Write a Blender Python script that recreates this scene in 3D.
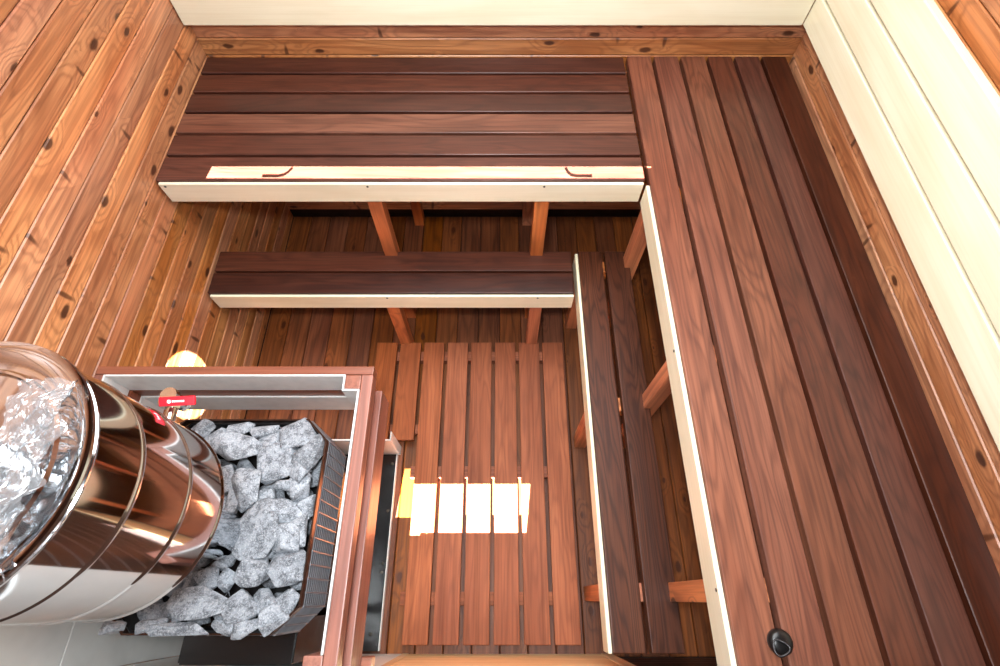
import bpy, bmesh, math, random
from mathutils import Vector, Matrix, noise

for o in list(bpy.data.objects):
    bpy.data.objects.remove(o)
sc = bpy.context.scene
COL = sc.collection
H = 2.07                                   # height of the camera above the floor
CX, CY = -0.004, 0.0

# ------------------------------------------------------------------ camera
cam_d = bpy.data.cameras.new('camera')
cam_d.sensor_width = 36.0
cam_d.lens = 36.0 * 507 / 1000
cam_d.clip_start = 0.01
cam = bpy.data.objects.new('camera', cam_d)
cam.location = (CX, CY, H)
cam.rotation_euler = (math.radians(90 - 62.35), 0, 0)
COL.objects.link(cam)
sc.camera = cam

# ------------------------------------------------------------------ world, sun, exposure
w = bpy.data.worlds.new('sky')
sc.world = w
w.use_nodes = True
wn = w.node_tree
wn.nodes.clear()
wo = wn.nodes.new('ShaderNodeOutputWorld')
wb = wn.nodes.new('ShaderNodeBackground')
ws = wn.nodes.new('ShaderNodeTexSky')
ws.sky_type = 'NISHITA'
ws.sun_disc = False
ws.sun_elevation = math.radians(40)
ws.sun_rotation = math.radians(180)
wb.inputs['Strength'].default_value = 0.25
wn.links.new(ws.outputs[0], wb.inputs[0])
wn.links.new(wb.outputs[0], wo.inputs[0])

sun_d = bpy.data.lights.new('sun', 'SUN')
sun_d.energy = 340.0
sun_d.angle = math.radians(0.08)
sun_d.color = (1.0, 0.97, 0.93)
sun = bpy.data.objects.new('sun', sun_d)
SUNDIR = Vector((0.11, 1.0, -0.839)).normalized()
sun.rotation_euler = SUNDIR.to_track_quat('-Z', 'Y').to_euler()
sun.location = (-0.5, -4, 5)
COL.objects.link(sun)

vs = sc.view_settings
vs.view_transform = 'Standard'
vs.look = 'None'
vs.exposure = 0.0
vs.gamma = 1.0
vs.use_curve_mapping = False

LAMP_POWER = 33.0
# added panel light, standing in for flash bounced off the ceiling
PANEL = (0.0, 1.08, 1.4, 1.12)              # centre x, y, size x, y
pl_d = bpy.data.lights.new('bounce_light', 'AREA')
pl_d.shape = 'RECTANGLE'
pl_d.size, pl_d.size_y = PANEL[2], PANEL[3]
pl_d.energy = 38.0
pl_d.color = (0.94, 0.975, 1.0)
pl_o = bpy.data.objects.new('bounce_light', pl_d)
COL.objects.link(pl_o)
pl_o.location = (PANEL[0], PANEL[1], 2.325)

# ------------------------------------------------------------------ helpers
def lin(c):
    r = []
    for v in c:
        v = v / 255.0
        r.append(v / 12.92 if v <= 0.04045 else ((v + 0.055) / 1.055) ** 2.4)
    return (r[0], r[1], r[2], 1.0)

class NT:
    def __init__(s, name):
        s.m = bpy.data.materials.new(name)
        s.m.use_nodes = True
        s.t = s.m.node_tree
        s.t.nodes.clear()
        s.out = s.t.nodes.new('ShaderNodeOutputMaterial')
        s.p = s.t.nodes.new('ShaderNodeBsdfPrincipled')
        s.t.links.new(s.p.outputs[0], s.out.inputs[0])
    def n(s, typ, **kw):
        x = s.t.nodes.new('ShaderNode' + typ)
        for k, v in kw.items():
            setattr(x, k, v)
        return x
    def l(s, a, b):
        s.t.links.new(a, b)
    def math(s, op, a, b=None, c=None, clamp=False):
        x = s.n('Math', operation=op)
        x.use_clamp = clamp
        for i, v in enumerate((a, b, c)):
            if v is None:
                continue
            if isinstance(v, (int, float)):
                x.inputs[i].default_value = v
            else:
                s.l(v, x.inputs[i])
        return x.outputs[0]
    def mix(s, f, a, b, mode='MIX'):
        x = s.n('Mix', data_type='RGBA', blend_type=mode)
        for i, v in ((0, f), (6, a), (7, b)):
            if isinstance(v, (int, float)):
                x.inputs[i].default_value = v
            elif isinstance(v, tuple):
                x.inputs[i].default_value = v
            else:
                s.l(v, x.inputs[i])
        return x.outputs[2]
    def ss(s, v, lo, hi, a=0.0, b=1.0):
        x = s.n('MapRange', interpolation_type='SMOOTHSTEP')
        s.l(v, x.inputs[0])
        for i, q in ((1, lo), (2, hi), (3, a), (4, b)):
            x.inputs[i].default_value = q
        return x.outputs[0]

def wood(name, light, mid, dark, rings=7.0, ring_amt=0.5, fibre=0.35, vary=0.35, rough=0.4,
         knots=0.0, knot_col=(62, 28, 14), bump=0.15, coat=0.0, across=5.0, stain=0.0, knot_r=0.16, spikes=False, spec=0.5):
    """board running along local X; grain from a stretched noise whose level lines are the growth rings"""
    N = NT(name)
    tc = N.n('TexCoord')
    oi = N.n('ObjectInfo')
    rnd = oi.outputs['Random']
    off = N.n('CombineXYZ')
    N.l(N.math('MULTIPLY', rnd, 37.0), off.inputs[0])
    N.l(N.math('MULTIPLY', rnd, 91.0), off.inputs[1])
    N.l(N.math('MULTIPLY', rnd, 13.0), off.inputs[2])
    add = N.n('VectorMath', operation='ADD')
    N.l(tc.outputs['Object'], add.inputs[0])
    N.l(off.outputs[0], add.inputs[1])
    co = add.outputs[0]
    def mapped(sx, sy, sz):
        m = N.n('Mapping')
        m.inputs['Scale'].default_value = (sx, sy, sz)
        N.l(co, m.inputs[0])
        return m.outputs[0]
    def noi(vec, scale, detail, dist=0.0):
        x = N.n('TexNoise')
        x.inputs['Scale'].default_value = scale
        x.inputs['Detail'].default_value = detail
        x.inputs['Distortion'].default_value = dist
        N.l(vec, x.inputs['Vector'])
        return x.outputs['Fac']
    low = noi(mapped(0.55, across, across), 2.0, 2.0, 0.25)
    kn = None
    if knots > 0:
        vo = N.n('TexVoronoi', voronoi_dimensions='2D', feature='F1')
        vo.inputs['Scale'].default_value = 1.0
        vo.inputs['Randomness'].default_value = 1.0
        N.l(mapped(6.0, 13.0, 1.0), vo.inputs['Vector'])
        sep = N.n('SeparateColor')
        N.l(vo.outputs['Color'], sep.inputs[0])
        size = N.ss(sep.outputs[0], 1.0 - knots, 1.0, 0.0, 1.0)
        dist = N.math('ADD', vo.outputs['Distance'], N.math('MULTIPLY', noi(mapped(60, 60, 60), 1.0, 2.0), 0.08))
        kn = N.math('MULTIPLY', N.math('SUBTRACT', 1.0, N.ss(N.math('DIVIDE', dist, N.math('ADD', size, 0.001)), knot_r * 0.8, knot_r * 1.35)), N.math('GREATER_THAN', size, 0.02))
        halo = N.math('MULTIPLY', N.math('SUBTRACT', 1.0, N.ss(N.math('DIVIDE', dist, N.math('ADD', size, 0.001)), 0.15, 0.75)), N.math('GREATER_THAN', size, 0.02))
        low = N.math('ADD', low, N.math('MULTIPLY', halo, 0.22))
    if spikes:
        vo2 = N.n('TexVoronoi', voronoi_dimensions='2D', feature='F1')
        vo2.inputs['Scale'].default_value = 1.0
        mp = mapped(5.0, 9.0, 1.0)
        N.l(mp, vo2.inputs['Vector'])
        df = N.n('VectorMath', operation='SUBTRACT')
        N.l(mp, df.inputs[0]); N.l(vo2.outputs['Position'], df.inputs[1])
        sp2 = N.n('SeparateXYZ'); N.l(df.outputs[0], sp2.inputs[0])
        sc2 = N.n('SeparateColor'); N.l(vo2.outputs['Color'], sc2.inputs[0])
        sh = N.math('MULTIPLY', N.math('SUBTRACT', sc2.outputs[1], 0.5), 0.25)
        ex = N.math('MULTIPLY', N.math('ADD', sp2.outputs[0], N.math('MULTIPLY', sp2.outputs[1], sh)), 7.0)
        ey = N.math('MULTIPLY', sp2.outputs[1], 0.9)
        dd = N.math('SQRT', N.math('ADD', N.math('MULTIPLY', ex, ex), N.math('MULTIPLY', ey, ey)))
        s2 = N.math('MULTIPLY', N.math('SUBTRACT', 1.0, N.ss(dd, 0.12, 0.34)), N.ss(sc2.outputs[0], 0.68, 0.7))
        kn = N.math('MAXIMUM', kn, N.math('MULTIPLY', s2, 0.85))
        low = N.math('ADD', low, N.math('MULTIPLY', N.math('MULTIPLY', N.math('SUBTRACT', 1.0, N.ss(N.math('ABSOLUTE', sp2.outputs[0]), 0.0, 0.35)), N.ss(sc2.outputs[0], 0.68, 0.7)), 0.12))
    ring = N.math('MULTIPLY_ADD', N.math('SINE', N.math('MULTIPLY', low, rings * 6.283)), 0.5, 0.5)
    ring = N.math('POWER', ring, 2.4)
    fib = noi(mapped(1.6, 85, 85), 1.0, 4.0)
    fine = noi(mapped(5.0, 230, 230), 1.0, 3.0)
    blot = noi(mapped(1.6, 8, 8), 1.0, 3.0, 0.6)
    c = N.mix(N.ss(blot, 0.3, 0.72), lin(mid), lin(light))
    c = N.mix(N.math('MULTIPLY', ring, ring_amt), c, lin(dark))
    c = N.mix(N.math('MULTIPLY', N.ss(fib, 0.44, 0.66), fibre), c, lin(dark))
    c = N.mix(N.math('MULTIPLY', N.ss(fine, 0.46, 0.68), fibre * 0.7), c, lin(dark))
    if stain > 0:
        st = noi(mapped(2.5, 9, 9), 1.0, 4.0, 1.2)
        c = N.mix(N.math('MULTIPLY', N.ss(st, 0.52, 0.72), stain), c, lin(tuple(int(v * 0.45) for v in dark)))
    val = N.math('MULTIPLY_ADD', rnd, 2 * vary, 1.0 - vary)
    # a second random decides the hue a little
    hs = N.n('HueSaturation')
    r2 = N.math('FRACT', N.math('MULTIPLY', rnd, 17.31))
    N.l(N.math('MULTIPLY_ADD', r2, 0.006, 0.499), hs.inputs['Hue'])
    N.l(N.math('MULTIPLY_ADD', r2, 0.16, 0.88), hs.inputs['Saturation'])
    N.l(val, hs.inputs['Value'])
    N.l(c, hs.inputs['Color'])
    c = hs.outputs[0]
    if kn is not None:
        c = N.mix(N.math('MULTIPLY', kn, 0.9), c, lin(knot_col))
    N.l(c, N.p.inputs['Base Color'])
    N.p.inputs['Specular IOR Level'].default_value = spec
    N.l(N.math('MULTIPLY_ADD', fib, 0.25, rough - 0.12), N.p.inputs['Roughness'])
    if coat:
        N.p.inputs['Coat Weight'].default_value = coat
        N.p.inputs['Coat Roughness'].default_value = 0.28
    b = N.n('Bump')
    b.inputs['Strength'].default_value = bump
    b.inputs['Distance'].default_value = 0.002
    hgt = N.math('ADD', N.math('MULTIPLY', fib, 0.7), N.math('MULTIPLY', ring, -0.35))
    if kn is not None:
        hgt = N.math('ADD', hgt, N.math('MULTIPLY', kn, -1.2))
    N.l(hgt, b.inputs['Height'])
    N.l(b.outputs[0], N.p.inputs['Normal'])
    return N.m

def plain(name, col, rough=0.5, metal=0.0, nscale=0.0, namt=0.15, bump=0.0, aniso=0.0):
    N = NT(name)
    N.p.inputs['Base Color'].default_value = lin(col)
    N.p.inputs['Roughness'].default_value = rough
    N.p.inputs['Metallic'].default_value = metal
    tc = N.n('TexCoord')
    no = N.n('TexNoise')
    no.inputs['Scale'].default_value = nscale or 20
    no.inputs['Detail'].default_value = 4
    N.l(tc.outputs['Object'], no.inputs['Vector'])
    f = no.outputs['Fac']
    dark = tuple(int(v * (1 - namt * 2)) for v in col)
    N.l(N.mix(N.ss(f, 0.35, 0.75, 0, 0.5), lin(col), lin(dark)), N.p.inputs['Base Color'])
    N.l(N.math('MULTIPLY_ADD', f, 0.16 * min(1, rough * 3), rough - 0.08 * min(1, rough * 3)), N.p.inputs['Roughness'])
    if bump:
        b = N.n('Bump')
        b.inputs['Strength'].default_value = bump
        b.inputs['Distance'].default_value = 0.004
        N.l(f, b.inputs['Height'])
        N.l(b.outputs[0], N.p.inputs['Normal'])
    return N.m

M = {}
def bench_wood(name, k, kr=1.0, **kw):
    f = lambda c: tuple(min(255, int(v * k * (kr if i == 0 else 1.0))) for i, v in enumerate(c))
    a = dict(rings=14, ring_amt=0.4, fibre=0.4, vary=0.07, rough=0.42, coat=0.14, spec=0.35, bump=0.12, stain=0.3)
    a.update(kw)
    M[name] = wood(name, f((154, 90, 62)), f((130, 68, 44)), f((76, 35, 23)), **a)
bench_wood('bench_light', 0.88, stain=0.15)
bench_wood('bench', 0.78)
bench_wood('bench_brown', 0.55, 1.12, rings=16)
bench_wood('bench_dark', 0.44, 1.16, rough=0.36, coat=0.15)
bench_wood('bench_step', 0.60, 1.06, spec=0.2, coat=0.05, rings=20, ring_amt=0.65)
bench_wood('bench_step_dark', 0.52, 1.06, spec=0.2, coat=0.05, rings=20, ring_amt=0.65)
M['duck'] = wood('duckboard_wood', (168, 92, 54), (144, 73, 39), (94, 43, 22), rings=14, ring_amt=0.3, vary=0.1, rough=0.6, spec=0.25, bump=0.1, stain=0.12)
M['aspen'] = wood('pale_aspen', (238, 233, 208), (230, 221, 191), (206, 190, 150), rings=3, ring_amt=0.16, fibre=0.14, vary=0.03, rough=0.42, bump=0.05)
M['wall'] = wood('wall_pine', (218, 150, 97), (184, 109, 62), (116, 58, 28), rings=11, ring_amt=0.4, fibre=0.42, vary=0.2, rough=0.4, knots=0.55, coat=0.5, bump=0.3, spikes=True, knot_col=(58, 26, 14))
M['floor'] = wood('floor_plank', (146, 78, 32), (112, 55, 20), (58, 26, 8), rings=9, ring_amt=0.4, fibre=0.4, vary=0.14, rough=0.5, knots=0.3, coat=0.03, spec=0.3, bump=0.2, knot_col=(70, 32, 12))
M['leg'] = wood('leg_pine', (216, 128, 68), (192, 98, 44), (124, 56, 22), rings=6, ring_amt=0.5, vary=0.12, rough=0.5, knots=0.15)
M['rail'] = wood('guard_rail_wood', (164, 98, 74), (138, 74, 54), (92, 44, 30), rings=4, ring_amt=0.35, vary=0.1, rough=0.42, coat=0.2)
M['sill'] = wood('sill_pine', (252, 222, 178), (246, 206, 154), (216, 160, 104), rings=4, ring_amt=0.4, vary=0.05, rough=0.5)
M['backing'] = plain('dark_backing', (40, 20, 10), 0.8)
M['ceiling'] = wood('ceiling_pine', (78, 46, 31), (66, 37, 25), (44, 24, 16), rings=5, ring_amt=0.3, vary=0.1, rough=0.5, knots=0.3)
M['steel'] = plain('polished_stainless', (206, 210, 214), 0.07, 1.0, 6, 0.02)
M['zinc'] = plain('pale_sheet_metal', (232, 233, 232), 0.38, 0.15, 30, 0.04)
M['white'] = plain('white_sheet', (235, 234, 230), 0.45, 0.0, 12, 0.02)
M['cement'] = plain('pale_grey_shield', (205, 204, 200), 0.5, 0.0, 7, 0.08)
M['black'] = plain('black_enamel', (14, 14, 16), 0.22, 0.0, 30, 0.1)
M['blackwire'] = plain('black_wire', (52, 50, 52), 0.32, 0.6, 30, 0.1)
M['wire'] = plain('grey_wire', (120, 121, 126), 0.4, 0.2, 30, 0.1)
M['rim'] = plain('basket_rim_metal', (74, 52, 42), 0.3, 0.8, 30, 0.1)
M['liner'] = plain('basket_dark_liner', (24, 23, 24), 0.5, 0.4, 30, 0.1)
M['chrome'] = plain('chrome_brass', (214, 208, 196), 0.16, 1.0, 25, 0.05)
M['red'] = plain('red_lever_coating', (206, 26, 42), 0.4, 0.0, 30, 0.04)
M['letter'] = plain('white_print', (250, 236, 236), 0.5)
M['screw'] = plain('dull_screw', (96, 92, 84), 0.4, 0.8)
M['rubber'] = plain('black_rubber', (16, 16, 17), 0.3, 0.0, 30, 0.1)

def stone_mat():
    N = NT('grey_stone')
    tc = N.n('TexCoord'); oi = N.n('ObjectInfo')
    add = N.n('VectorMath', operation='ADD')
    N.l(tc.outputs['Object'], add.inputs[0]); N.l(oi.outputs['Random'], add.inputs[1])
    def noi(s, d, r=0.6):
        x = N.n('TexNoise'); x.inputs['Scale'].default_value = s; x.inputs['Detail'].default_value = d
        x.inputs['Roughness'].default_value = r
        N.l(add.outputs[0], x.inputs['Vector']); return x.outputs['Fac']
    sp = noi(260, 4, 0.8); bl = noi(38, 5, 0.7); pt = noi(110, 5, 0.75)
    c = N.mix(N.ss(bl, 0.38, 0.6), lin((96, 101, 108)), lin((152, 158, 166)))
    c = N.mix(N.math('MULTIPLY', N.ss(sp, 0.5, 0.6), 0.6), c, lin((196, 200, 206)))
    c = N.mix(N.math('MULTIPLY', N.ss(pt, 0.54, 0.62), 0.65), c, lin((62, 66, 72)))
    v = N.math('MULTIPLY_ADD', oi.outputs['Random'], 0.3, 0.85)
    hs = N.n('HueSaturation'); N.l(v, hs.inputs['Value']); N.l(c, hs.inputs['Color'])
    N.l(hs.outputs[0], N.p.inputs['Base Color'])
    N.p.inputs['Roughness'].default_value = 0.75
    b = N.n('Bump'); b.inputs['Strength'].default_value = 0.7; b.inputs['Distance'].default_value = 0.004
    N.l(N.math('ADD', N.math('MULTIPLY', sp, 0.4), N.math('ADD', bl, pt)), b.inputs['Height'])
    N.l(b.outputs[0], N.p.inputs['Normal'])
    return N.m
M['stone'] = stone_mat()

def glass_mat(name, tint, gloss, fac_add=0.02, wrinkle=False):
    N = NT(name)
    N.t.nodes.remove(N.p)
    tr = N.n('BsdfTransparent'); tr.inputs[0].default_value = tint
    gl = N.n('BsdfGlossy'); gl.inputs['Roughness'].default_value = gloss
    fr = N.n('Fresnel'); fr.inputs[0].default_value = 1.5
    f = N.math('ADD', fr.outputs[0], fac_add, clamp=True)
    mx = N.n('MixShader')
    N.l(f, mx.inputs[0]); N.l(tr.outputs[0], mx.inputs[1]); N.l(gl.outputs[0], mx.inputs[2])
    if wrinkle:
        df = N.n('BsdfDiffuse'); df.inputs[0].default_value = (0.9, 0.92, 0.95, 1)
        m2 = N.n('MixShader'); m2.inputs[0].default_value = 0.10
        N.l(mx.outputs[0], m2.inputs[1]); N.l(df.outputs[0], m2.inputs[2])
        N.l(m2.outputs[0], N.out.inputs[0])
    else:
        N.l(mx.outputs[0], N.out.inputs[0])
    return N.m
M['glass'] = glass_mat('window_glass', (0.97, 0.98, 0.98, 1), 0.0)
M['film'] = glass_mat('clear_film', (0.95, 0.96, 0.97, 1), 0.12, 0.12, True)
def emit_mat(st=6.0):
    N = NT('lamp_and_panel_glow')
    N.t.nodes.remove(N.p)
    e = N.n('Emission'); e.inputs[0].default_value = (1.0, 0.93, 0.84, 1); e.inputs[1].default_value = st
    N.l(e.outputs[0], N.out.inputs[0]); return N.m
M['glow'] = emit_mat()
M['bounce_glow'] = emit_mat(2.2)  # glow of the added bounce panel

def link(name, me, mat, parent=None, loc=(0, 0, 0), mtx=None):
    o = bpy.data.objects.new(name, me)
    if mat is not None and len(me.materials) == 0:
        me.materials.append(M[mat])
    COL.objects.link(o)
    if mtx is not None:
        o.matrix_local = Matrix.Translation(loc) @ mtx.to_4x4()
    else:
        o.location = loc
    if parent is not None:
        o.parent = parent
        q = parent
        base = Vector((0, 0, 0))
        while q is not None:
            base += q.location
            q = q.parent
        o.location = Vector(loc) - base
    return o

def empty(name, loc, label, cat, group=None):
    o = bpy.data.objects.new(name, None)
    COL.objects.link(o)
    o.location = loc
    o.empty_display_size = 0.05
    o['label'] = label
    o['category'] = cat
    if group:
        o['group'] = group
    return o
def tag(o, label, cat, group=None):
    o['label'] = label; o['category'] = cat
    if group: o['group'] = group
    return o
def struct(o, label=None):
    o['kind'] = 'structure'
    if label:
        o['label'] = label
    return o

def bm_mesh(bm, name, smooth=False):
    me = bpy.data.meshes.new(name)
    bmesh.ops.recalc_face_normals(bm, faces=bm.faces[:])
    if smooth:
        for f in bm.faces: f.smooth = True
    bm.to_mesh(me); bm.free()
    return me
def box_bm(sx, sy, sz, bevel=0.0, seg=1, center=(0, 0, 0), bm=None):
    b = bm or bmesh.new()
    r = bmesh.ops.create_cube(b, size=1.0)
    for v in r['verts']:
        v.co = Vector((v.co.x * sx + center[0], v.co.y * sy + center[1], v.co.z * sz + center[2]))
    if bevel:
        es = {e for v in r['verts'] for e in v.link_edges}
        bmesh.ops.bevel(b, geom=list(es), offset=bevel, segments=seg, affect='EDGES', profile=0.6)
    return b
_cache = {}
def board_mesh(L, W, T, mat, bevel=0.003, seg=2):
    k = (round(L, 4), round(W, 4), round(T, 4), mat, bevel, seg)
    if k not in _cache:
        me = bm_mesh(box_bm(L, W, T, bevel, seg), 'board')
        me.materials.append(M[mat])
        _cache[k] = me
    return _cache[k]
def mat3(cx, cy, cz):
    return Matrix((cx, cy, cz)).transposed()
X, Y, Z = Vector((1, 0, 0)), Vector((0, 1, 0)), Vector((0, 0, 1))
AX = {'x_up': mat3(X, Y, Z), 'y_up': mat3(Y, -X, Z), 'y_wall': mat3(Y, Z, X), 'x_wall': mat3(X, Z, -Y), 'z_post': mat3(Z, Y, -X)}
def board(name, parent, mat, x0, x1, y0, y1, z0, z1, axis, bevel=0.003, seg=2):
    """box between two corners, its grain along the axis"""
    dx, dy, dz = x1 - x0, y1 - y0, z1 - z0
    L, W, T = {'x_up': (dx, dy, dz), 'y_up': (dy, dx, dz), 'y_wall': (dy, dz, dx), 'x_wall': (dx, dz, dy), 'z_post': (dz, dy, dx)}[axis]
    me = board_mesh(L, W, T, mat, bevel, seg)
    return link(name, me, None, parent, ((x0 + x1) / 2, (y0 + y1) / 2, (z0 + z1) / 2), AX[axis])
def tube_bm(pts, r, n=8, bm=None, closed=False):
    b = bm or bmesh.new()
    rings = []
    P = [Vector(p) for p in pts]
    m = len(P)
    for i in range(m):
        if closed:
            d = P[(i + 1) % m] - P[i - 1]
        else:
            d = P[min(i + 1, m - 1)] - P[max(i - 1, 0)]
        d.normalize()
        a = d.orthogonal() if abs(d.z) > 0.95 else d.cross(Z)
        a.normalize()
        c = d.cross(a)
        rings.append([b.verts.new(P[i] + r * (math.cos(2 * math.pi * k / n) * a + math.sin(2 * math.pi * k / n) * c)) for k in range(n)])
    for i in range(m if closed else m - 1):
        A, B = rings[i], rings[(i + 1) % m]
        for k in range(n):
            b.faces.new((A[k], A[(k + 1) % n], B[(k + 1) % n], B[k]))
    if not closed:
        b.faces.new(rings[0]); b.faces.new(rings[-1][::-1])
    return b
def lathe_bm(prof, n=64, center=(0, 0, 0), caps=True):
    b = bmesh.new()
    rings = []
    for r, z in prof:
        rings.append([b.verts.new((center[0] + r * math.cos(2 * math.pi * k / n), center[1] + r * math.sin(2 * math.pi * k / n), center[2] + z)) for k in range(n)])
    for A, B in zip(rings, rings[1:]):
        for k in range(n):
            b.faces.new((A[k], A[(k + 1) % n], B[(k + 1) % n], B[k]))
    if caps:
        b.faces.new(rings[0][::-1]); b.faces.new(rings[-1])
    return b
def smooth_by_angle(me, deg=35):
    bm = bmesh.new(); bm.from_mesh(me)
    for f in bm.faces: f.smooth = True
    for e in bm.edges:
        if len(e.link_faces) == 2:
            e.smooth = e.calc_face_angle(0) < math.radians(deg)
    bm.to_mesh(me); bm.free()
    return me
zh = lambda h: H - h

# ------------------------------------------------------------------ room shell
XL, XR, YB, YF, ZC = -1.085, 1.075, 1.775, -0.18, 2.36
PT = 0.016     # plank thickness

def shell(name, x0, x1, y0, y1, z0, z1, mat='backing'):
    me = bm_mesh(box_bm(x1 - x0, y1 - y0, z1 - z0), name)
    return struct(link(name, me, mat, None, ((x0 + x1) / 2, (y0 + y1) / 2, (z0 + z1) / 2)))

random.seed(4)
floor = shell('floor', XL - 0.12, XR + 0.12, YF - 0.12, YB + 0.12, -0.12, -PT)
n = 22
p = (XR - XL) / n
for i in range(n):
    x0 = XL + i * p
    board('plank', floor, 'floor', x0 + 0.0012, x0 + p - 0.0012, YF + 0.002, YB - 0.002, -PT, 0.0, 'y_up', 0.0028, 1)
ceil_ = shell('ceiling', XL - 0.12, XR + 0.12, YF - 0.12, YB + 0.12, ZC + PT, ZC + 0.12)
for i in range(n):
    x0 = XL + i * p
    board('plank', ceil_, 'ceiling', x0 + 0.001, x0 + p - 0.001, YF + 0.002, YB - 0.002, ZC, ZC + PT, 'y_up', 0.0028, 1)
wl = shell('wall_left', XL - 0.12, XL - PT, YF - 0.12, YB + 0.12, -PT, ZC + PT)
wr = shell('wall_right', XR + PT, XR + 0.12, YF - 0.12, YB + 0.12, -PT, ZC + PT)
wbk = shell('wall_back', XL - PT, XR + PT, YB + PT, YB + 0.12, -PT, ZC + PT)
ph = 0.0645
z0 = 0.05
nw = 0
while z0 < ZC - 0.01:
    z1 = min(z0 + ph, ZC)
    a, b = z0 + 0.0012, z1 - 0.0012
    if nw == 0:
        board('plank', wl, 'wall', XL - PT, XL, YF + 0.002, YB - 0.001, 0.001, z0 - 0.0012, 'y_wall', 0.003, 1)
        board('plank', wr, 'wall', XR, XR + PT, YF + 0.002, YB - 0.001, 0.001, z0 - 0.0012, 'y_wall', 0.003, 1)
    board('plank', wl, 'wall', XL - PT, XL, YF + 0.002, YB - 0.0003, a, b, 'y_wall', 0.003, 1)
    board('plank', wr, 'wall', XR, XR + PT, YF + 0.002, YB - 0.0003, a, b, 'y_wall', 0.003, 1)
    board('plank', wbk, 'wall', XL - PT + 0.002, XR + PT - 0.002, YB, YB + PT, a, b, 'x_wall', 0.003, 1)
    z0 += ph
    nw += 1

# front wall behind the camera, with a low window and a narrow high one
WIN = [(-0.46, 0.05, 0.389, 0.546), (-1.078, 0.30, 2.0215, 2.0595)]
def front_rects():
    (ax0, ax1, az0, az1), (bx0, bx1, bz0, bz1) = [(a - 0.02 if a > -1 else a, b + 0.02, c - 0.005, d + 0.075) for a, b, c, d in WIN]
    x0, x1 = XL - PT, XR + PT
    return [(x0, x1, -PT, az0), (x0, ax0, az0, az1), (ax1, x1, az0, az1), (x0, x1, az1, bz0),
            (x0, bx0, bz0, bz1), (bx1, x1, bz0, bz1), (x0, x1, bz1, ZC + PT)]
bm = bmesh.new()
for (x0, x1, za, zb) in front_rects():
    box_bm(x1 - x0, 0.05, zb - za, 0, 1, ((x0 + x1) / 2, YF - 0.0105 - 0.025, (za + zb) / 2), bm)
wf = struct(link('wall_front', bm_mesh(bm, 'wall_front'), 'backing'))
def fplank(x0, x1, za, zb):
    if x1 - x0 > 0.01 and zb - za > 0.006:
        board('plank', wf, 'ceiling', x0, x1, YF - 0.010, YF, za, zb, 'x_wall', 0.0025, 1)
z0 = 0.001
while z0 < ZC - 0.01:
    z1 = min(z0 + ph, ZC)
    segs = [(XL + 0.001, XR - 0.001, z0, z1)]
    for (wx0, wx1, wz0, wz1) in WIN:
        out = []
        for (x0, x1, za, zb) in segs:
            if wz1 <= za or wz0 >= zb or wx1 <= x0 or wx0 >= x1:
                out.append((x0, x1, za, zb)); continue
            if wz0 > za: out.append((x0, x1, za, wz0))
            if wz1 < zb: out.append((x0, x1, wz1, zb))
            m0, m1 = max(za, wz0), min(zb, wz1)
            if wx0 > x0: out.append((x0, wx0, m0, m1))
            if wx1 < x1: out.append((wx1, x1, m0, m1))
        segs = out
    for s in segs:
        fplank(s[0], s[1], s[2] + 0.0012, s[3] - 0.0012)
    z0 += ph
for i, (wx0, wx1, wz0, wz1) in enumerate(WIN):
    bm = box_bm(wx1 - wx0 + 0.01, 0.004, wz1 - wz0 + 0.07)
    wo_ = struct(link('window_%d' % (i + 1), bm_mesh(bm, 'pane'), 'glass', None, ((wx0 + wx1) / 2, YF - 0.04, (wz0 + wz1) / 2 + 0.03)))
    if i == 1:     # two hooked latches of the high window
        for hx, s in ((-0.90, 1), (0.135, -1)):
            pts = [(hx, YF - 0.006, 2.032), (hx + s * 0.05, YF - 0.006, 2.032), (hx + s * 0.066, YF - 0.006, 2.036), (hx + s * 0.076, YF - 0.006, 2.045), (hx + s * 0.084, YF - 0.006, 2.060)]
            me = bm_mesh(tube_bm(pts, 0.0044, 8), 'latch', True)
            link('latch', me, 'screw', wo_)

# pale pine sill across the foot of the front wall
sill = struct(link('trim_1', bm_mesh(box_bm(0.66, 0.010, 0.384, 0.002, 2), 'sill'), None, None, (0.012, YF + 0.0055, 0.1925)), 'pale pine sill board along the foot of the front wall')
sill.data.materials.append(M['sill'])
e1 = board('end_block', sill, 'sill', 0.343, 0.383, YF + 0.0005, YF + 0.012, 0.0005, 0.384, 'z_post')
e2 = board('end_block', sill, 'sill', -0.342, -0.319, YF + 0.0005, YF + 0.012, 0.0005, 0.384, 'z_post')

# ------------------------------------------------------------------ ceiling lamp, added bounce panel and added spot
LX, LY = -0.05, 0.03
lamp = empty('ceiling_lamp', (LX, LY, ZC), 'round white flush ceiling lamp above the sauna door', 'lamp')
link('base', smooth_by_angle(bm_mesh(lathe_bm([(0.11, 0.0), (0.11, -0.025), (0.10, -0.03)], 48), 'base')), 'white', lamp, (LX, LY, ZC - 0.0005))
link('diffuser', smooth_by_angle(bm_mesh(lathe_bm([(0.098, -0.031), (0.09, -0.042), (0.05, -0.05), (0.01, -0.052)], 48), 'diffuser')), 'glow', lamp, (LX, LY, ZC))
ld = bpy.data.lights.new('lamp_light', 'AREA')
ld.shape = 'DISK'; ld.size = 0.18; ld.energy = LAMP_POWER; ld.color = (0.92, 0.97, 1.0)
lo = bpy.data.objects.new('lamp_light', ld)
COL.objects.link(lo); lo.parent = lamp; lo.location = (0, 0, -0.06)

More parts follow.
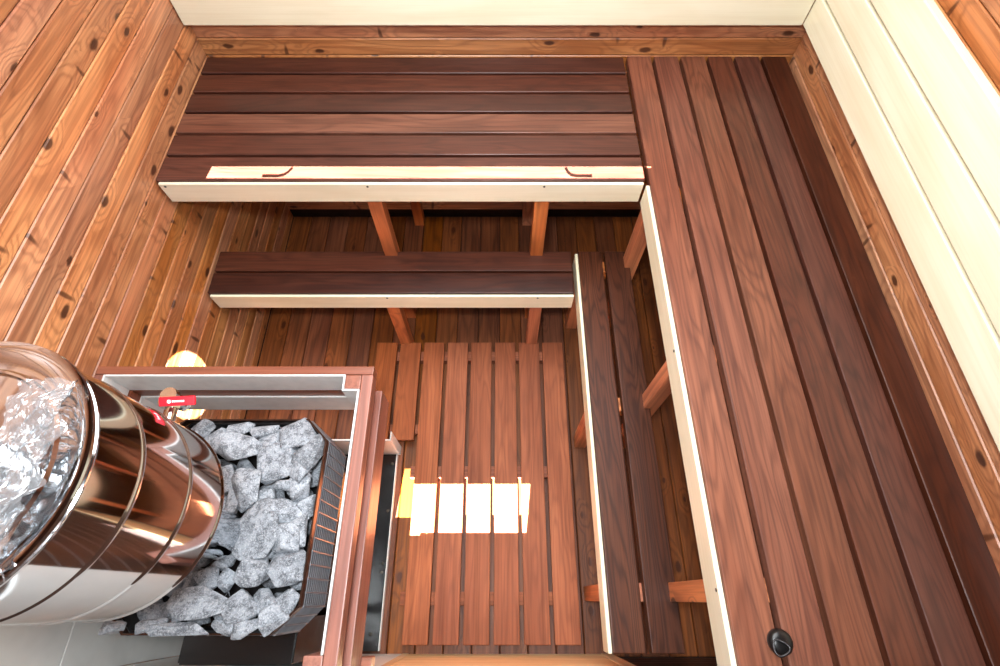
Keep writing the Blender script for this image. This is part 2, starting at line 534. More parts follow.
cp = empty('bounce_panel', (PANEL[0], PANEL[1], ZC), 'large flat luminous panel added under the ceiling to imitate bounced light', 'added light')  # added glowing panel, unseen; imitates soft light bounced from overhead
px0, px1, py0, py1 = PANEL[0] - PANEL[2] / 2, PANEL[0] + PANEL[2] / 2, PANEL[1] - PANEL[3] / 2, PANEL[1] + PANEL[3] / 2
board('diffuser', cp, 'bounce_glow', px0, px1, py0, py1, ZC - 0.030, ZC - 0.001, 'x_up', 0.001, 1)
for (a, b, c, d, ax) in ((px0 - 0.02, px0 - 0.0005, py0 - 0.02, py1 + 0.02, 'y_up'), (px1 + 0.0005, px1 + 0.02, py0 - 0.02, py1 + 0.02, 'y_up'), (px0, px1, py0 - 0.02, py0 - 0.0005, 'x_up'), (px0, px1, py1 + 0.0005, py1 + 0.02, 'x_up')):
    board('frame', cp, 'white', a, b, c, d, ZC - 0.034, ZC - 0.001, ax, 0.001, 1)
sp_pos = Vector((1.02, 0.64, 1.97)); sp_aim = Vector((XL, 0.655, 0.43))  # added spot, unseen; imitates sun reflected onto the left wall
spt = empty('added_spotlight', (1.0745, 0.64, 1.97), 'small chrome spotlight added high on the right wall to imitate reflected sun', 'lamp')
link('mount', smooth_by_angle(bm_mesh(lathe_bm([(0.025, 0.0), (0.025, 0.012), (0.012, 0.016), (0.012, 0.036)], 24), 'mount')), 'chrome', spt, (1.0745, 0.64, 1.97), Matrix.Rotation(math.radians(-90), 3, 'Y'))
dq = (sp_aim - sp_pos).normalized().to_track_quat('-Z', 'Y')
link('shade', smooth_by_angle(bm_mesh(lathe_bm([(0.014, 0.02), (0.018, 0.0), (0.020, -0.03), (0.018, -0.03), (0.016, 0.0)], 24, (0, 0, 0), False), 'shade')), 'chrome', spt, sp_pos, dq.to_matrix())
sd = bpy.data.lights.new('spot_light', 'SPOT')
sd.energy = 5200; sd.spot_size = math.radians(5.2); sd.spot_blend = 0.12; sd.shadow_soft_size = 0.004; sd.color = (0.95, 0.97, 1.0)
so = bpy.data.objects.new('spot_light', sd); COL.objects.link(so)
so.parent = spt; so.location = sp_pos - spt.location + dq @ Vector((0, 0, -0.031)); so.rotation_euler = dq.to_euler()

# ------------------------------------------------------------------ backrests of pale boards
br = empty('backrest', (1.075, 0.8, zh(1.044)), 'pale aspen backrest of three boards on the right wall above the bench', 'backrest')
for ha, hb in ((1.044, 0.943), (0.934, 0.832), (0.823, 0.716)):
    board('backrest_board', br, 'aspen', 1.028, 1.052, YF + 0.005, 1.735, zh(ha), zh(hb), 'y_wall', 0.004, 3)
for yy in (0.05, 0.6, 1.15, 1.6):
    board('batten', br, 'leg', 1.0525, 1.0745, yy - 0.02, yy + 0.02, zh(1.03), zh(0.73), 'z_post')
bb = empty('backrest', (0, 1.775, zh(1.044)), 'pale aspen backrest on the back wall above the bench', 'backrest')
for ha, hb in ((1.044, 0.943), (0.934, 0.832), (0.823, 0.716)):
    board('backrest_board', bb, 'aspen', XL + 0.004, 1.024, 1.728, 1.752, zh(ha), zh(hb), 'x_wall', 0.004, 3)
for xx in (-0.95, -0.42, 0.135, 0.8):
    board('batten', bb, 'leg', xx - 0.02, xx + 0.02, 1.7525, 1.7745, zh(1.03), zh(0.73), 'z_post')

# ------------------------------------------------------------------ benches
ST = 0.028
hU, hL = 1.18, 1.58
FRAME_X = (-0.97, -0.42, 0.135)
FRAME_Y = (1.13, 0.574, 0.016)
def screw(parent, x, y, z, nrm):
    bm = lathe_bm([(0.0038, 0.0), (0.0038, 0.0012), (0.002, 0.0018)], 10)
    me = bm_mesh(bm, 'screw')
    m = {'y': Matrix.Rotation(math.radians(90), 3, 'X'), 'x': Matrix.Rotation(math.radians(-90), 3, 'Y'), 'z': Matrix.Identity(3)}[nrm]
    return link('screw', me, 'screw', parent, (x, y, z), m)

# upper bench along the back wall
ub = empty('sauna_bench', (-0.3, 1.45, 0), 'upper dark wood bench along the back wall, white front edge', 'bench')
edges = [1.157, 1.262, 1.362, 1.465, 1.566, 1.668, 1.768]
UB = ['bench_brown', 'bench_brown', 'bench', 'bench_dark', 'bench_brown', 'bench_dark']
for i in range(6):
    board('slat', ub, UB[i], XL + 0.004, 0.449, edges[i] + (0.0 if i == 0 else 0.006), edges[i + 1] - 0.006, zh(hU) - ST, zh(hU), 'x_up', 0.004, 3)
board('front_board', ub, 'aspen', XL + 0.012, 0.446, 1.146, 1.1565, zh(1.266), zh(1.187), 'x_wall', 0.0015, 1)
for xx in FRAME_X[1:]:
    board('support_beam', ub, 'leg', xx - 0.024, xx + 0.024, 1.158, 1.765, zh(hU) - ST - 0.048, zh(hU) - ST - 0.0005, 'y_up')
    for yy in (1.185, 1.735):
        board('leg', ub, 'leg', xx - 0.024, xx + 0.024, yy - 0.024, yy + 0.024, 0.001, zh(hU) - ST - 0.0485, 'z_post')
for xx in (-1.055, -0.42, 0.135):
    screw(ub, xx, 1.146, zh(1.197), 'y')
# upper bench along the right wall
ur = empty('sauna_bench', (0.76, 0.8, 0), 'upper dark wood bench of long slats along the right wall', 'bench')
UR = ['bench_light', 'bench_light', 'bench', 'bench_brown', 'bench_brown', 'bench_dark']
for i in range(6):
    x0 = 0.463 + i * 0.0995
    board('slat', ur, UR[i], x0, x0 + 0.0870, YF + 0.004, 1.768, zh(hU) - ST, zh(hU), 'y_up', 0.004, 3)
board('front_board', ur, 'aspen', 0.4515, 0.4625, YF + 0.004, 1.142, zh(1.266), zh(1.187), 'y_wall', 0.0015, 1)
for yy in FRAME_Y:
    board('support_beam', ur, 'leg', 0.464, 1.06, yy - 0.024, yy + 0.024, zh(hU) - ST - 0.048, zh(hU) - ST - 0.0005, 'x_up')
    for xx in (0.490, 1.03):
        board('leg', ur, 'leg', xx - 0.024, xx + 0.024, yy - 0.024, yy + 0.024, 0.001, zh(hU) - ST - 0.0485, 'z_post')
for yy in FRAME_Y[1:]:
    screw(ur, 0.4515, yy, zh(1.197), 'x')
# lower bench along the back
lb = empty('sauna_bench', (-0.4, 1.08, 0), 'lower dark wood step bench of two slats before the back bench', 'bench')
for (a, b, m) in ((0.993, 1.083, 'bench_dark'), (1.092, 1.182, 'bench_brown')):
    board('slat', lb, m, XL + 0.006, 0.268, a, b, zh(hL) - ST, zh(hL), 'x_up', 0.004, 3)
board('front_board', lb, 'aspen', XL + 0.014, 0.268, 0.982, 0.9925, zh(1.668), zh(1.588), 'x_wall', 0.0015, 1)
for xx in FRAME_X[1:]:
    board('support_beam', lb, 'leg', xx - 0.024, xx + 0.024, 0.994, 1.158, zh(hL) - ST - 0.048, zh(hL) - ST - 0.0005, 'y_up')
    board('leg', lb, 'leg', xx - 0.024, xx + 0.024, 0.998, 1.046, 0.001, zh(hL) - ST - 0.0485, 'z_post')
for xx in FRAME_X[1:]:
    screw(lb, xx, 0.982, zh(1.597), 'y')
# lower bench along the right
lr = empty('sauna_bench', (0.39, 0.5, 0), 'lower dark wood step bench of two slats beside the right bench', 'bench')
for (a, b, m) in ((0.295, 0.385, 'bench_step'), (0.397, 0.487, 'bench_step_dark')):
    board('slat', lr, m, a, b, YF + 0.05, 1.182, zh(hL) - ST, zh(hL), 'y_up', 0.004, 3)
board('front_board', lr, 'aspen', 0.284, 0.2945, YF + 0.05, 1.176, zh(1.662), zh(1.587), 'y_wall', 0.0015, 1)
for yy in FRAME_Y:
    board('support_beam', lr, 'leg', 0.296, 0.464, yy - 0.024, yy + 0.024, zh(hL) - ST - 0.048, zh(hL) - ST - 0.0005, 'x_up')
    board('leg', lr, 'leg', 0.300, 0.348, yy - 0.024, yy + 0.024, 0.001, zh(hL) - ST - 0.0485, 'z_post')

# ------------------------------------------------------------------ slatted duckboard on the floor
dk = empty('duckboard', (-0.1, 0.43, 0), 'slatted reddish wooden duckboard lying on the plank floor', 'duckboard')
for k in range(8):
    xr = 0.272 - 0.1042 * k
    y0 = -0.140 if k < 6 else 0.567
    board('slat', dk, 'duck', xr - 0.0895, xr, y0, 1.006, 0.037, 0.060, 'y_up', 0.003, 2)
for yy in (0.0, 0.445, 0.95):
    board('batten', dk, 'duck', -0.36 if yy < 0.56 else -0.54, 0.268, yy - 0.022, yy + 0.022, 0.0008, 0.0368, 'x_up')
board('batten', dk, 'duck', -0.54, -0.27, 0.60, 0.64, 0.0008, 0.0368, 'x_up')

# ------------------------------------------------------------------ heater corner: shields and hearth plate
hs_ = empty('heat_shield', (XL, 0.1, 0), 'pale grey fireproof sheet on the left wall behind the heater', 'heat shield')
for (za, zb) in ((0.02, 0.60), (0.603, 1.18)):
    board('sheet', hs_, 'cement', XL + 0.0008, XL + 0.010, YF + 0.012, 0.36, za, zb, 'y_wall', 0.001, 1)
for yy, zz in ((-0.02, 0.63), (-0.02, 0.57), (0.3, 0.63)):
    bm = lathe_bm([(0.005, 0.0), (0.005, 0.0015), (0.003, 0.002)], 10)
    link('screw', bm_mesh(bm, 'screw'), 'screw', hs_, (XL + 0.010, yy, zz), Matrix.Rotation(math.radians(90), 3, 'Y'))
bm = box_bm(0.60, 0.010, 1.2, 0.001, 1, (XL + 0.012 + 0.30, YF + 0.006, 0.605))
box_bm(0.134, 0.010, 0.36, 0.001, 1, (XL + 0.012 + 0.667, YF + 0.006, 0.185), bm)
hf = link('heat_shield', bm_mesh(bm, 'heat_shield'), 'white')
tag(hf, 'white fireproof sheet on the front wall beside the heater', 'heat shield')
hp = empty('hearth_plate', (-0.75, 0.18, 0), 'black glossy metal hearth plate under the heater', 'floor plate')
board('plate', hp, 'black', XL + 0.012, -0.424, YF + 0.02, 0.518, 0.0008, 0.020, 'y_up', 0.001, 1)
board('edge_strip', hp, 'white', -0.4235, -0.4195, YF + 0.02, 0.518, 0.0008, 0.022, 'y_wall', 0.0006, 1)
for (sx, sy) in ((-0.437, 0.48), (-0.437, 0.30), (-0.437, 0.115), (-0.437, 0.085), (-0.455, -0.11)):
    bm = lathe_bm([(0.006, 0.0), (0.006, 0.0015), (0.003, 0.003)], 10)
    link('screw', bm_mesh(bm, 'screw'), 'screw', hp, (sx, sy, 0.020))
cb = empty('curb_panel', (-0.7, 0.53, 0), 'low white sheet curb standing behind the hearth plate', 'panel')
board('panel', cb, 'white', XL + 0.012, -0.414, 0.520, 0.526, 0.0008, 0.215, 'x_wall', 0.001, 1)
board('flange', cb, 'white', -0.414, -0.410, 0.520, 0.555, 0.0008, 0.215, 'z_post', 0.0008, 1)

# ------------------------------------------------------------------ heater guard
gd = empty('heater_guard', (-0.7, 0.5, 0), 'wooden rail guard lined with pale sheet metal around the heater', 'guard rail')
gx0, gx1 = -0.371, -0.341
GY0, GY1 = 0.528, 0.552
GE = YF + 0.035
for (ha, hb) in ((1.245, 1.287), (1.362, 1.465)):
    top = ha < 1.3
    board('rail', gd, 'rail', XL + 0.003, gx1 if top else gx0, GY0, GY1, zh(hb), zh(ha), 'x_wall')
    board('rail', gd, 'rail', gx0 + (0 if top else 0.008), gx1, GE, GY0 - 0.0005, zh(hb), zh(ha), 'y_wall')
    board('rail', gd, 'rail', XL + 0.003, XL + 0.027, 0.37, GY0 - 0.0005, zh(hb), zh(ha), 'y_wall')
board('post', gd, 'rail', -0.413, gx0 - 0.0008, 0.488, GY0 - 0.001, zh(1.505), zh(1.2452), 'z_post')
board('post', gd, 'rail', -0.413, gx0 - 0.0008, GE, GE + 0.04, zh(1.46), zh(1.2452), 'z_post')
board('cleat', gd, 'rail', -0.372, -0.318, GE - 0.02, GE + 0.018, zh(1.51), zh(1.4655), 'x_wall')
for (ha, hb, tall) in ((1.243, 1.345, 0), (1.402, 1.512, 1)):
    board('sheet_lining', gd, 'zinc', XL + 0.034, -0.418, GY0 - 0.006, GY0 - 0.0008, zh(hb), zh(ha), 'x_wall', 0.0006, 1)
    board('sheet_lining', gd, 'zinc', -0.418, -0.4135, 0.486, GY0 - 0.0008, zh(hb), zh(ha), 'z_post', 0.0006, 1)
    board('sheet_lining', gd, 'zinc', -0.418, gx0 - 0.001, 0.481, 0.4862, zh(hb), zh(ha), 'x_wall', 0.0006, 1)
    board('sheet_lining', gd, 'zinc', gx0 - 0.006, gx0 - 0.0008, GE + 0.041, 0.4805, zh(hb), zh(ha), 'y_wall', 0.0006, 1)
    board('sheet_lining', gd, 'zinc', XL + 0.0285, XL + 0.0335, 0.37, GY0 - 0.001, zh(hb), zh(ha), 'y_wall', 0.0006, 1)
    for yy in (0.49,):
        bm = lathe_bm([(0.004, 0.0), (0.004, 0.001), (0.002, 0.002)], 10)
        link('screw', bm_mesh(bm, 'screw'), 'screw', gd, (XL + 0.0336, yy, zh(ha + 0.02)), Matrix.Rotation(math.radians(90), 3, 'Y'))

# ------------------------------------------------------------------ sauna heater with stone basket
BX0, BX1, BY0, BY1 = -0.895, -0.456, -0.072, 0.423
CH = 0.055
def octo(x0, x1, y0, y1, c):
    return [(x0 + c, y0), (x1 - c, y0), (x1, y0 + c), (x1, y1 - c), (x1 - c, y1), (x0 + c, y1), (x0, y1 - c), (x0, y0 + c)]
def prism_bm(pts, z0, z1, bevel=0.0):
    b = bmesh.new()
    A = [b.verts.new((x, y, z0)) for x, y in pts]
    B = [b.verts.new((x, y, z1)) for x, y in pts]
    b.faces.new(A[::-1]); b.faces.new(B)
    for k in range(len(pts)):
        b.faces.new((A[k], A[(k + 1) % len(pts)], B[(k + 1) % len(pts)], B[k]))
    if bevel:
        bmesh.ops.bevel(b, geom=b.edges[:], offset=bevel, segments=2, affect='EDGES')
    return b
ht = empty('sauna_heater', (-0.675, 0.175, 0.02), 'black wood-burning sauna heater with a mesh stone basket', 'sauna heater')
zr, zb_ = zh(1.30), zh(1.485)
link('firebox', bm_mesh(prism_bm(octo(BX0 + 0.06, BX1 - 0.055, BY0 + 0.03, BY1 - 0.03, 0.03), 0.06, zb_ - 0.002, 0.004), 'firebox'), 'black', ht)
bx = [(-0.80, -0.145), (-0.515, -0.145), (-0.515, BY0 + 0.029), (-0.80, BY0 + 0.029)]
fb = link('door_box', bm_mesh(prism_bm(bx, 0.12, zb_ + 0.002, 0.004), 'door_box'), 'black', ht)
for sx in (BX0 + 0.1, BX1 - 0.1):
    for sy in (BY0 + 0.07, BY1 - 0.07):
        board('leg', ht, 'black', sx - 0.015, sx + 0.015, sy - 0.015, sy + 0.015, 0.0206, 0.0598, 'z_post')
# rim band (hollow), inner liner, floor, and the wire mesh
def ring_wall(po, pi, z0, z1):
    b = bmesh.new(); n = len(po)
    a = [b.verts.new((x, y, z0)) for x, y in po]; c = [b.verts.new((x, y, z1)) for x, y in po]
    d = [b.verts.new((x, y, z0)) for x, y in pi]; e = [b.verts.new((x, y, z1)) for x, y in pi]
    for k in range(n):
        j = (k + 1) % n
        b.faces.new((a[k], a[j], c[j], c[k])); b.faces.new((d[j], d[k], e[k], e[j]))
        b.faces.new((c[k], c[j], e[j], e[k])); b.faces.new((a[j], a[k], d[k], d[j]))
    return b
O1 = octo(BX0, BX1, BY0, BY1, CH)
O2 = octo(BX0 + 0.004, BX1 - 0.004, BY0 + 0.004, BY1 - 0.004, CH - 0.001)
O3 = octo(BX0 + 0.008, BX1 - 0.008, BY0 + 0.008, BY1 - 0.008, CH - 0.002)
link('basket_rim', bm_mesh(ring_wall(O1, O2, zr - 0.022, zr), 'basket_rim'), 'rim', ht)
link('basket_liner', bm_mesh(ring_wall(O2, O3, zb_ + 0.001, zr - 0.023), 'basket_liner'), 'liner', ht)
link('basket_floor', bm_mesh(prism_bm(O1, zb_ - 0.001, zb_ + 0.0008), 'basket_floor'), 'liner', ht)
bm = bmesh.new()
rows = 11
for q in range(rows + 1):
    zz = zb_ + 0.004 + (zr - 0.026 - zb_ - 0.004) * q / rows
    pts = []
    for k in range(8):
        a = Vector(O1[k]); b = Vector(O1[(k + 1) % 8])
        m = max(2, int((b - a).length / 0.03))
        for j in range(m):
            v = a.lerp(b, j / m)
            pts.append((v.x, v.y, zz))
    tube_bm(pts, 0.0017, 4, bm, True)
for k in range(8):
    a = Vector(O1[k]); b = Vector(O1[(k + 1) % 8])
    m = max(2, round((b - a).length / 0.030))
    for j in range(m):
        v = a.lerp(b, j / m)
        tube_bm([(v.x, v.y, zb_), (v.x, v.y, zr - 0.0225)], 0.0026, 5, bm)
wm = link('wire_mesh', bm_mesh(bm, 'wire_mesh'), 'wire', ht)
wm['kind'] = 'stuff'

# stones: picture positions only gave the plan; each is a solid lump at its own place in the basket
def px(u, v, h):
    F, th = 507.0, math.radians(62.35)
    t = (333 - v) / F
    s = math.sin(th) - t * math.cos(th)
    return CX + (u - 500) / F / s * h, CY + (math.cos(th) + t * math.sin(th)) / s * h
def rock_mesh(sx, sy, sz, seed, npts=13):
    rg = random.Random(seed)
    b = bmesh.new()
    pw = 0.75
    for i in range(npts):
        v = Vector((rg.gauss(0, 1), rg.gauss(0, 1), rg.gauss(0, 0.8)))
        v.normalize()
        v = Vector([math.copysign(abs(q) ** pw, q) for q in v]) * rg.uniform(0.82, 1.05)
        b.verts.new((v.x * sx, v.y * sy, v.z * sz))
    r = bmesh.ops.convex_hull(b, input=b.verts[:])
    bmesh.ops.delete(b, geom=[g for g in r['geom_interior'] if isinstance(g, bmesh.types.BMVert)], context='VERTS')
    bmesh.ops.dissolve_limit(b, angle_limit=0.16, verts=b.verts[:], edges=b.edges[:])
    bmesh.ops.bevel(b, geom=b.edges[:], offset=min(sx, sy) * 0.06, segments=1, affect='EDGES', profile=0.5)
    bmesh.ops.triangulate(b, faces=b.faces[:])
    bmesh.ops.subdivide_edges(b, edges=[e for e in b.edges if e.calc_length() > min(sx, sy) * 0.5], cuts=1)
    b.normal_update()
    for v in b.verts:
        nz = noise.noise(v.co * 38 + Vector((seed, 0, 0))) * 0.5 + noise.noise(v.co * 90 + Vector((0, seed, 0))) * 0.3
        v.co += v.normal * nz * min(sx, sy) * 0.07
    me = bm_mesh(b, 'stone')
    return me
# u, v of the stone's middle, width, height in the picture, turn, lift
ST_L = [
 (255, 530, 52, 62, 20, 0.0), (235, 447, 50, 30, -18, 0.0), (276, 462, 42, 50, 10, -0.004), (296, 434, 40, 32, 15, 0.0),
 (312, 453, 28, 42, -25, 0.002), (247, 486, 32, 48, 5, -0.002), (298, 472, 22, 24, 40, 0.012), (310, 487, 28, 32, 20, 0.0),
 (284, 491, 26, 22, 0, 0.0), (291, 510, 54, 25, -8, 0.004), (288, 537, 38, 34, -20, 0.0), (311, 530, 26, 44, 0, -0.006),
 (254, 572, 40, 36, 15, 0.0), (286, 566, 36, 44, -15, -0.004), (306, 570, 22, 40, 10, -0.004), (238, 606, 36, 34, 10, 0.003),
 (266, 597, 34, 30, 25, -0.006), (270, 620, 32, 34, 25, 0.002), (195, 606, 62, 38, -4, 0.0), (178, 631, 66, 16, 0, 0.004),
 (110, 629, 26, 18, 0, 0.0), (222, 478, 24, 34, 20, 0.0), (215, 440, 26, 26, 30, -0.008), (196, 428, 30, 22, 0, -0.004),
 (240, 428, 28, 18, 0, -0.008), (264, 428, 30, 20, 10, -0.006), (216, 498, 26, 30, -10, 0.0), (226, 510, 22, 40, 0, -0.010),
 (245, 628, 32, 20, 20, 0.0), (290, 600, 30, 36, -25, -0.004), (222, 627, 26, 18, -10, 0.0), (148, 627, 34, 18, 10, -0.006),
 (206, 462, 26, 30, 0, -0.014), (270, 440, 24, 24, 0, -0.012), (316, 505, 20, 26, 0, -0.010), (207, 580, 30, 30, 30, -0.045),
 (222, 560, 24, 24, 10, -0.050), (214, 540, 24, 26, -20, -0.055), (226, 580, 20, 22, 50, -0.04), (200, 556, 28, 24, 0, -0.05),
 (262, 500, 24, 30, 0, -0.02), (262, 550, 30, 26, 0, -0.03),
]
STONE_LABEL = [
 'largest pale stone in the middle of the heap, right beside the steel tank',
 'long rounded stone of the second row behind the tank, tilted to the right',
 'big blocky stone in the back half of the heap, below the back row',
 'pale stone in the back right corner of the basket, against the rim',
 'tall stone at the mesh side, next to the back right corner stone',
 'upright rough stone directly behind the largest stone',
 'small tilted egg-shaped stone on top of larger ones near the mesh side',
 'stone against the mesh side, below the small egg-shaped one',
 'small flat stone behind the wide flat slab of the heap',
 'wide flat slab of stone reaching to the mesh side, right of the largest stone',
 'angular stone just in front of the wide flat slab',
 'narrow stone pressed against the mesh in front of the wide slab',
 'rounded square stone touching the front of the largest stone',
 'large stone right of the rounded square one, toward the mesh',
 'slim stone against the mesh in the front half of the heap',
 'blocky stone at the front of the heap, right of the broad flat one',
 'mid-sized stone between the rounded square stone and the front row',
 'pointed stone at the front right, near the cut corner of the basket',
 'broad flat stone partly under the front of the steel tank',
 'long thin stone along the front rim, below the broad flat one',
 'lone small stone at the front left corner of the basket',
 'stone right at the back flank of the tank, behind its lower edge',
 'stone of the back row beside the tank, behind the long rounded stone',
 'leftmost stone of the back row, half behind the tank tap',
 'small stone in the middle of the back row against the rim',
 'flat stone of the back row, left of the corner stone',
 'stone squeezed between the tank and the largest stone, upper one',
 'narrow stone squeezed between the tank and the largest stone, lower one',
 'small stone of the front row, below the blocky front stone',
 'stone at the front right beside the mesh, above the pointed one',
 'small stone of the front row, left of the blocky front stone',
 'small stone on the front rim, right of the lone corner stone',
 'half-hidden stone below the back row at the flank of the tank',
 'small stone wedged under the corner stone in the back half',
 'small low stone at the mesh beside the end of the wide slab',
 'low stone in the dark hollow by the tank, nearest the front',
 'low stone in the middle of the dark hollow by the tank',
 'low stone in the dark hollow, under the left of the largest stone',
 'small low stone in the hollow behind the broad flat one',
 'low stone in the hollow, half under the tank',
 'small sunken stone between the upright rough stone and the wide slab',
 'sunken stone under the front edge of the largest stone',
]
hst = 1.292
for i, (u, v, wpx, hpx, rot, lift) in enumerate(ST_L):
    hh = hst - lift
    x, y = px(u, v, hh)
    x0, y0 = px(u - wpx / 2, v, hh); x1, y1 = px(u + wpx / 2, v, hh)
    a, b = px(u, v + hpx / 2, hh), px(u, v - hpx / 2, hh)
    sx, sy = (x1 - x0) / 2 * 1.12, (b[1] - a[1]) / 2 * 1.12
    szz = max(0.014, 0.5 * min(sx, sy) + 0.006)
    x = min(max(x, BX0 - 0.002 + sx), BX1 - 0.002 - sx) if sx < 0.1 else x
    y = min(max(y, BY0 - 0.006 + sy), BY1 + 0.008 - sy)
    me = rock_mesh(sx, sy, szz, 100 + i)
    o = link('sauna_stone', me, 'stone', None, (x, y, zh(hh) - szz * 0.35), Matrix.Rotation(math.radians(rot), 3, 'Z') if rot else None)
    tag(o, STONE_LABEL[i], 'stone', 'stones heaped in the heater basket')
rg = random.Random(9)
k = 0
for iy in range(7):
    for ix in range(6):
        x = BX0 + 0.055 + (BX1 - BX0 - 0.11) * (ix + 0.5 * (iy % 2)) / 5.5 + rg.uniform(-0.008, 0.008)
        y = BY0 + 0.05 + (BY1 - BY0 - 0.10) * iy / 6 + rg.uniform(-0.008, 0.008)
        s = rg.uniform(0.034, 0.042)
        if math.hypot(x + 0.68, y - 0.137) < 0.105:      # the flue passes here
            continue
        o = link('sauna_stone', rock_mesh(s * rg.uniform(0.9, 1.15), s * rg.uniform(0.9, 1.15), 0.03, 300 + k), 'stone', None, (x, y, zh(1.385) + rg.uniform(-0.004, 0.004)), Matrix.Rotation(rg.uniform(0, 6), 3, 'Z'))
        tag(o, 'grey stone lying deep in the basket under the top stones', 'stone', 'stones under the top layer')
        k += 1

# ------------------------------------------------------------------ stainless water tank above the heater
TX, TY, TR = -0.680, 0.137, 0.17
zt, zbt = zh(0.618), zh(0.965)
tk = empty('water_tank', (TX, TY, zbt), 'polished stainless steel water tank around the flue above the stones', 'water tank')
def bead(z, r=0.0022):
    return [(TR, z - 0.0065), (TR, z - 0.0055), (TR + r * 0.25, z - 0.0045), (TR + r * 0.8, z - 0.0025), (TR + r, z), (TR + r * 0.8, z + 0.0025), (TR + r * 0.25, z + 0.0045), (TR, z + 0.0055), (TR, z + 0.0065)]
def bodyprof():
    P = [(0.066, zbt + 0.004), (TR - 0.02, zbt + 0.004), (TR - 0.003, zbt), (TR + 0.002, zbt + 0.001), (TR + 0.002, zbt + 0.006), (TR, zbt + 0.008), (TR, zbt + 0.0095)]
    for h in (0.853, 0.727):
        P += bead(zh(h))
    P += [(TR, zt - 0.0175), (TR, zt - 0.016)]
    return P
link('tank_body', smooth_by_angle(bm_mesh(lathe_bm(bodyprof(), 128, (TX, TY, 0), False), 'tank_body'), 60), 'steel', tk)
lid = [(TR + 0.001, zt - 0.016), (TR + 0.004, zt - 0.013), (TR + 0.004, zt - 0.010), (TR + 0.001, zt - 0.008), (TR + 0.001, zt - 0.006), (TR + 0.005, zt - 0.003), (TR + 0.004, zt), (TR - 0.002, zt + 0.0015), (TR - 0.008, zt),
       (TR - 0.011, zt - 0.003), (0.134, zt - 0.002), (0.131, zt + 0.002), (0.128, zt + 0.002), (0.125, zt - 0.002), (0.061, zt + 0.002)]
link('tank_lid', smooth_by_angle(bm_mesh(lathe_bm(lid, 128, (TX, TY, 0), False), 'tank_lid'), 50), 'steel', tk)
# tap at the back of the tank with its red lever
tx, ty, tz = -0.640, TY + TR - 0.006, zh(0.985)
tap = link('tap_body', smooth_by_angle(bm_mesh(tube_bm([(tx, ty - 0.002, tz + 0.045), (tx, ty + 0.03, tz + 0.045)], 0.010, 16, tube_bm([(tx, ty + 0.045, tz + 0.062), (tx, ty + 0.045, tz + 0.022)], 0.013, 16)), 'tap_body'), 40), 'chrome', tk)
for p0, p1, rr, ns in (((tx, ty + 0.026, tz + 0.045), (tx, ty + 0.036, tz + 0.045), 0.014, 6), ((tx, ty + 0.045, tz + 0.055), (tx, ty + 0.045, tz + 0.070), 0.0155, 20), ((tx, ty + 0.045, tz + 0.012), (tx, ty + 0.045, tz + 0.0225), 0.0145, 6)):
    link('collar', bm_mesh(tube_bm([p0, p1], rr, ns), 'collar'), 'chrome', tap)
bm = tube_bm([(tx - 0.006, ty + 0.040, tz + 0.045), (tx - 0.028, ty + 0.036, tz + 0.045)], 0.007, 8)
link('stem', bm_mesh(bm, 'stem'), 'chrome', tap)
# lever: a flat bar with a rounded end, tilted so its face looks up
bm = box_bm(0.068, 0.018, 0.006, 0.0028, 3)
lev = link('lever', smooth_by_angle(bm_mesh(bm, 'lever')), 'red', tap)
LM = Matrix.Translation(Vector((tx + 0.026, ty + 0.030, tz + 0.076))) @ Matrix.Rotation(math.radians(3), 4, 'Z') @ Matrix.Rotation(math.radians(28), 4, 'X')
lev.matrix_local = LM

bm = bmesh.new()
bmesh.ops.create_circle(bm, cap_ends=True, segments=14, radius=0.0036, matrix=Matrix.Translation((-0.014, 0, 0)))
prn = bm_mesh(bm, 'print')
pd = link('print', prn, 'letter', tap)
pd.matrix_local = LM @ Matrix.Translation((0, 0, 0.0032))
px_ = -0.0085
bm = bmesh.new()
for k, (wd, ht_) in enumerate(((0.0026, 0.004), (0.0022, 0.004), (0.0026, 0.0036), (0.0022, 0.0036), (0.0026, 0.0036), (0.003, 0.0036), (0.0024, 0.0036))):
    v = [bm.verts.new((px_ + a * wd, (b - 0.5) * ht_, 0)) for a, b in ((0, 0), (1, 0), (1, 1), (0, 1))]
    bm.faces.new(v); px_ += wd + 0.0009
pt_ = link('print', bm_mesh(bm, 'print'), 'letter', tap)
pt_.matrix_local = LM @ Matrix.Translation((0, 0, 0.0032))
pt_['kind'] = 'stuff'

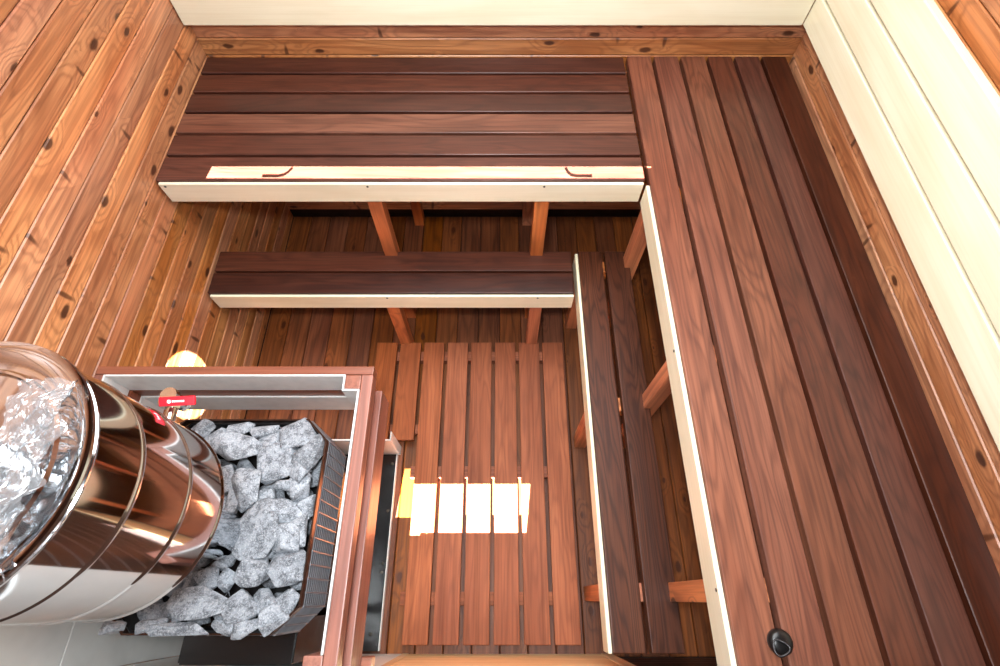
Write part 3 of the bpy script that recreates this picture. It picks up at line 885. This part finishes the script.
# flue pipe; its unseen bend is shaped to keep out of the sunbeam
pts = [(TX, TY, zh(1.31)), (TX, TY, 1.52)]
for i in range(1, 9):
    a = math.pi / 2 * i / 8
    pts.append((TX - 0.09 * (1 - math.cos(a)), TY, 1.52 + 0.09 * math.sin(a)))
pts.append((XL + 0.0115, TY, 1.61))
fp = link('flue_pipe', smooth_by_angle(bm_mesh(tube_bm(pts, 0.056, 40), 'flue_pipe')), 'steel')
tag(fp, 'stainless steel flue pipe bending from the water tank into the left wall', 'pipe')

# crumpled clear film on the tank lid
bm = bmesh.new()
nx, ny = 34, 44
fx0, fx1, fy0, fy1 = -0.618, -0.545, 0.02, 0.25
vv = []
for j in range(ny):
    row = []
    for i in range(nx):
        a, b = i / (nx - 1), j / (ny - 1)
        x = fx0 + (fx1 - fx0) * a
        y = fy0 + (fy1 - fy0) * b
        rr = math.hypot(x - TX, y - TY)
        q = Vector((x * 16, y * 16, 3))
        hgt = abs(noise.noise(q * 2.2)) * 0.024 + abs(noise.noise(q * 5)) * 0.010
        edge = 0.02 * noise.noise(Vector((y * 30, 7, 1)))
        row.append(bm.verts.new((x + edge * a, y + 0.02 * noise.noise(Vector((x * 40, b * 3, 2))), zt + 0.006 + hgt)))
    vv.append(row)
for j in range(ny - 1):
    for i in range(nx - 1):
        bm.faces.new((vv[j][i], vv[j][i + 1], vv[j + 1][i + 1], vv[j + 1][i]))
film = link('plastic_film', bm_mesh(bm, 'plastic_film'), 'film')
tag(film, 'crumpled clear plastic film lying on the lid of the steel tank', 'plastic film')

# ------------------------------------------------------------------ black rubber plug with a ring on the right bench
kx, ky = px(780, 642, 1.17)
pk = empty('rubber_plug', (kx, ky, zh(hU)), 'small black rubber plug with a ring handle on the right bench', 'plug')
link('knob', smooth_by_angle(bm_mesh(lathe_bm([(0.012, 0.0005), (0.022, 0.002), (0.024, 0.008), (0.023, 0.016), (0.018, 0.021), (0.008, 0.0225)], 32), 'knob'), 40), 'rubber', pk, (kx, ky, zh(hU)))
pts = []
for i in range(24):
    a = 2 * math.pi * i / 24
    r = 0.013 * (1 + 0.12 * math.cos(3 * a))
    pts.append((kx - 0.008 + r * math.cos(a) * 1.05, ky - 0.009 + r * math.sin(a), zh(hU) + 0.026 + 0.004 * math.sin(a + 2)))
link('ring', bm_mesh(tube_bm(pts, 0.0022, 8, None, True), 'ring', True), 'blackwire', pk)
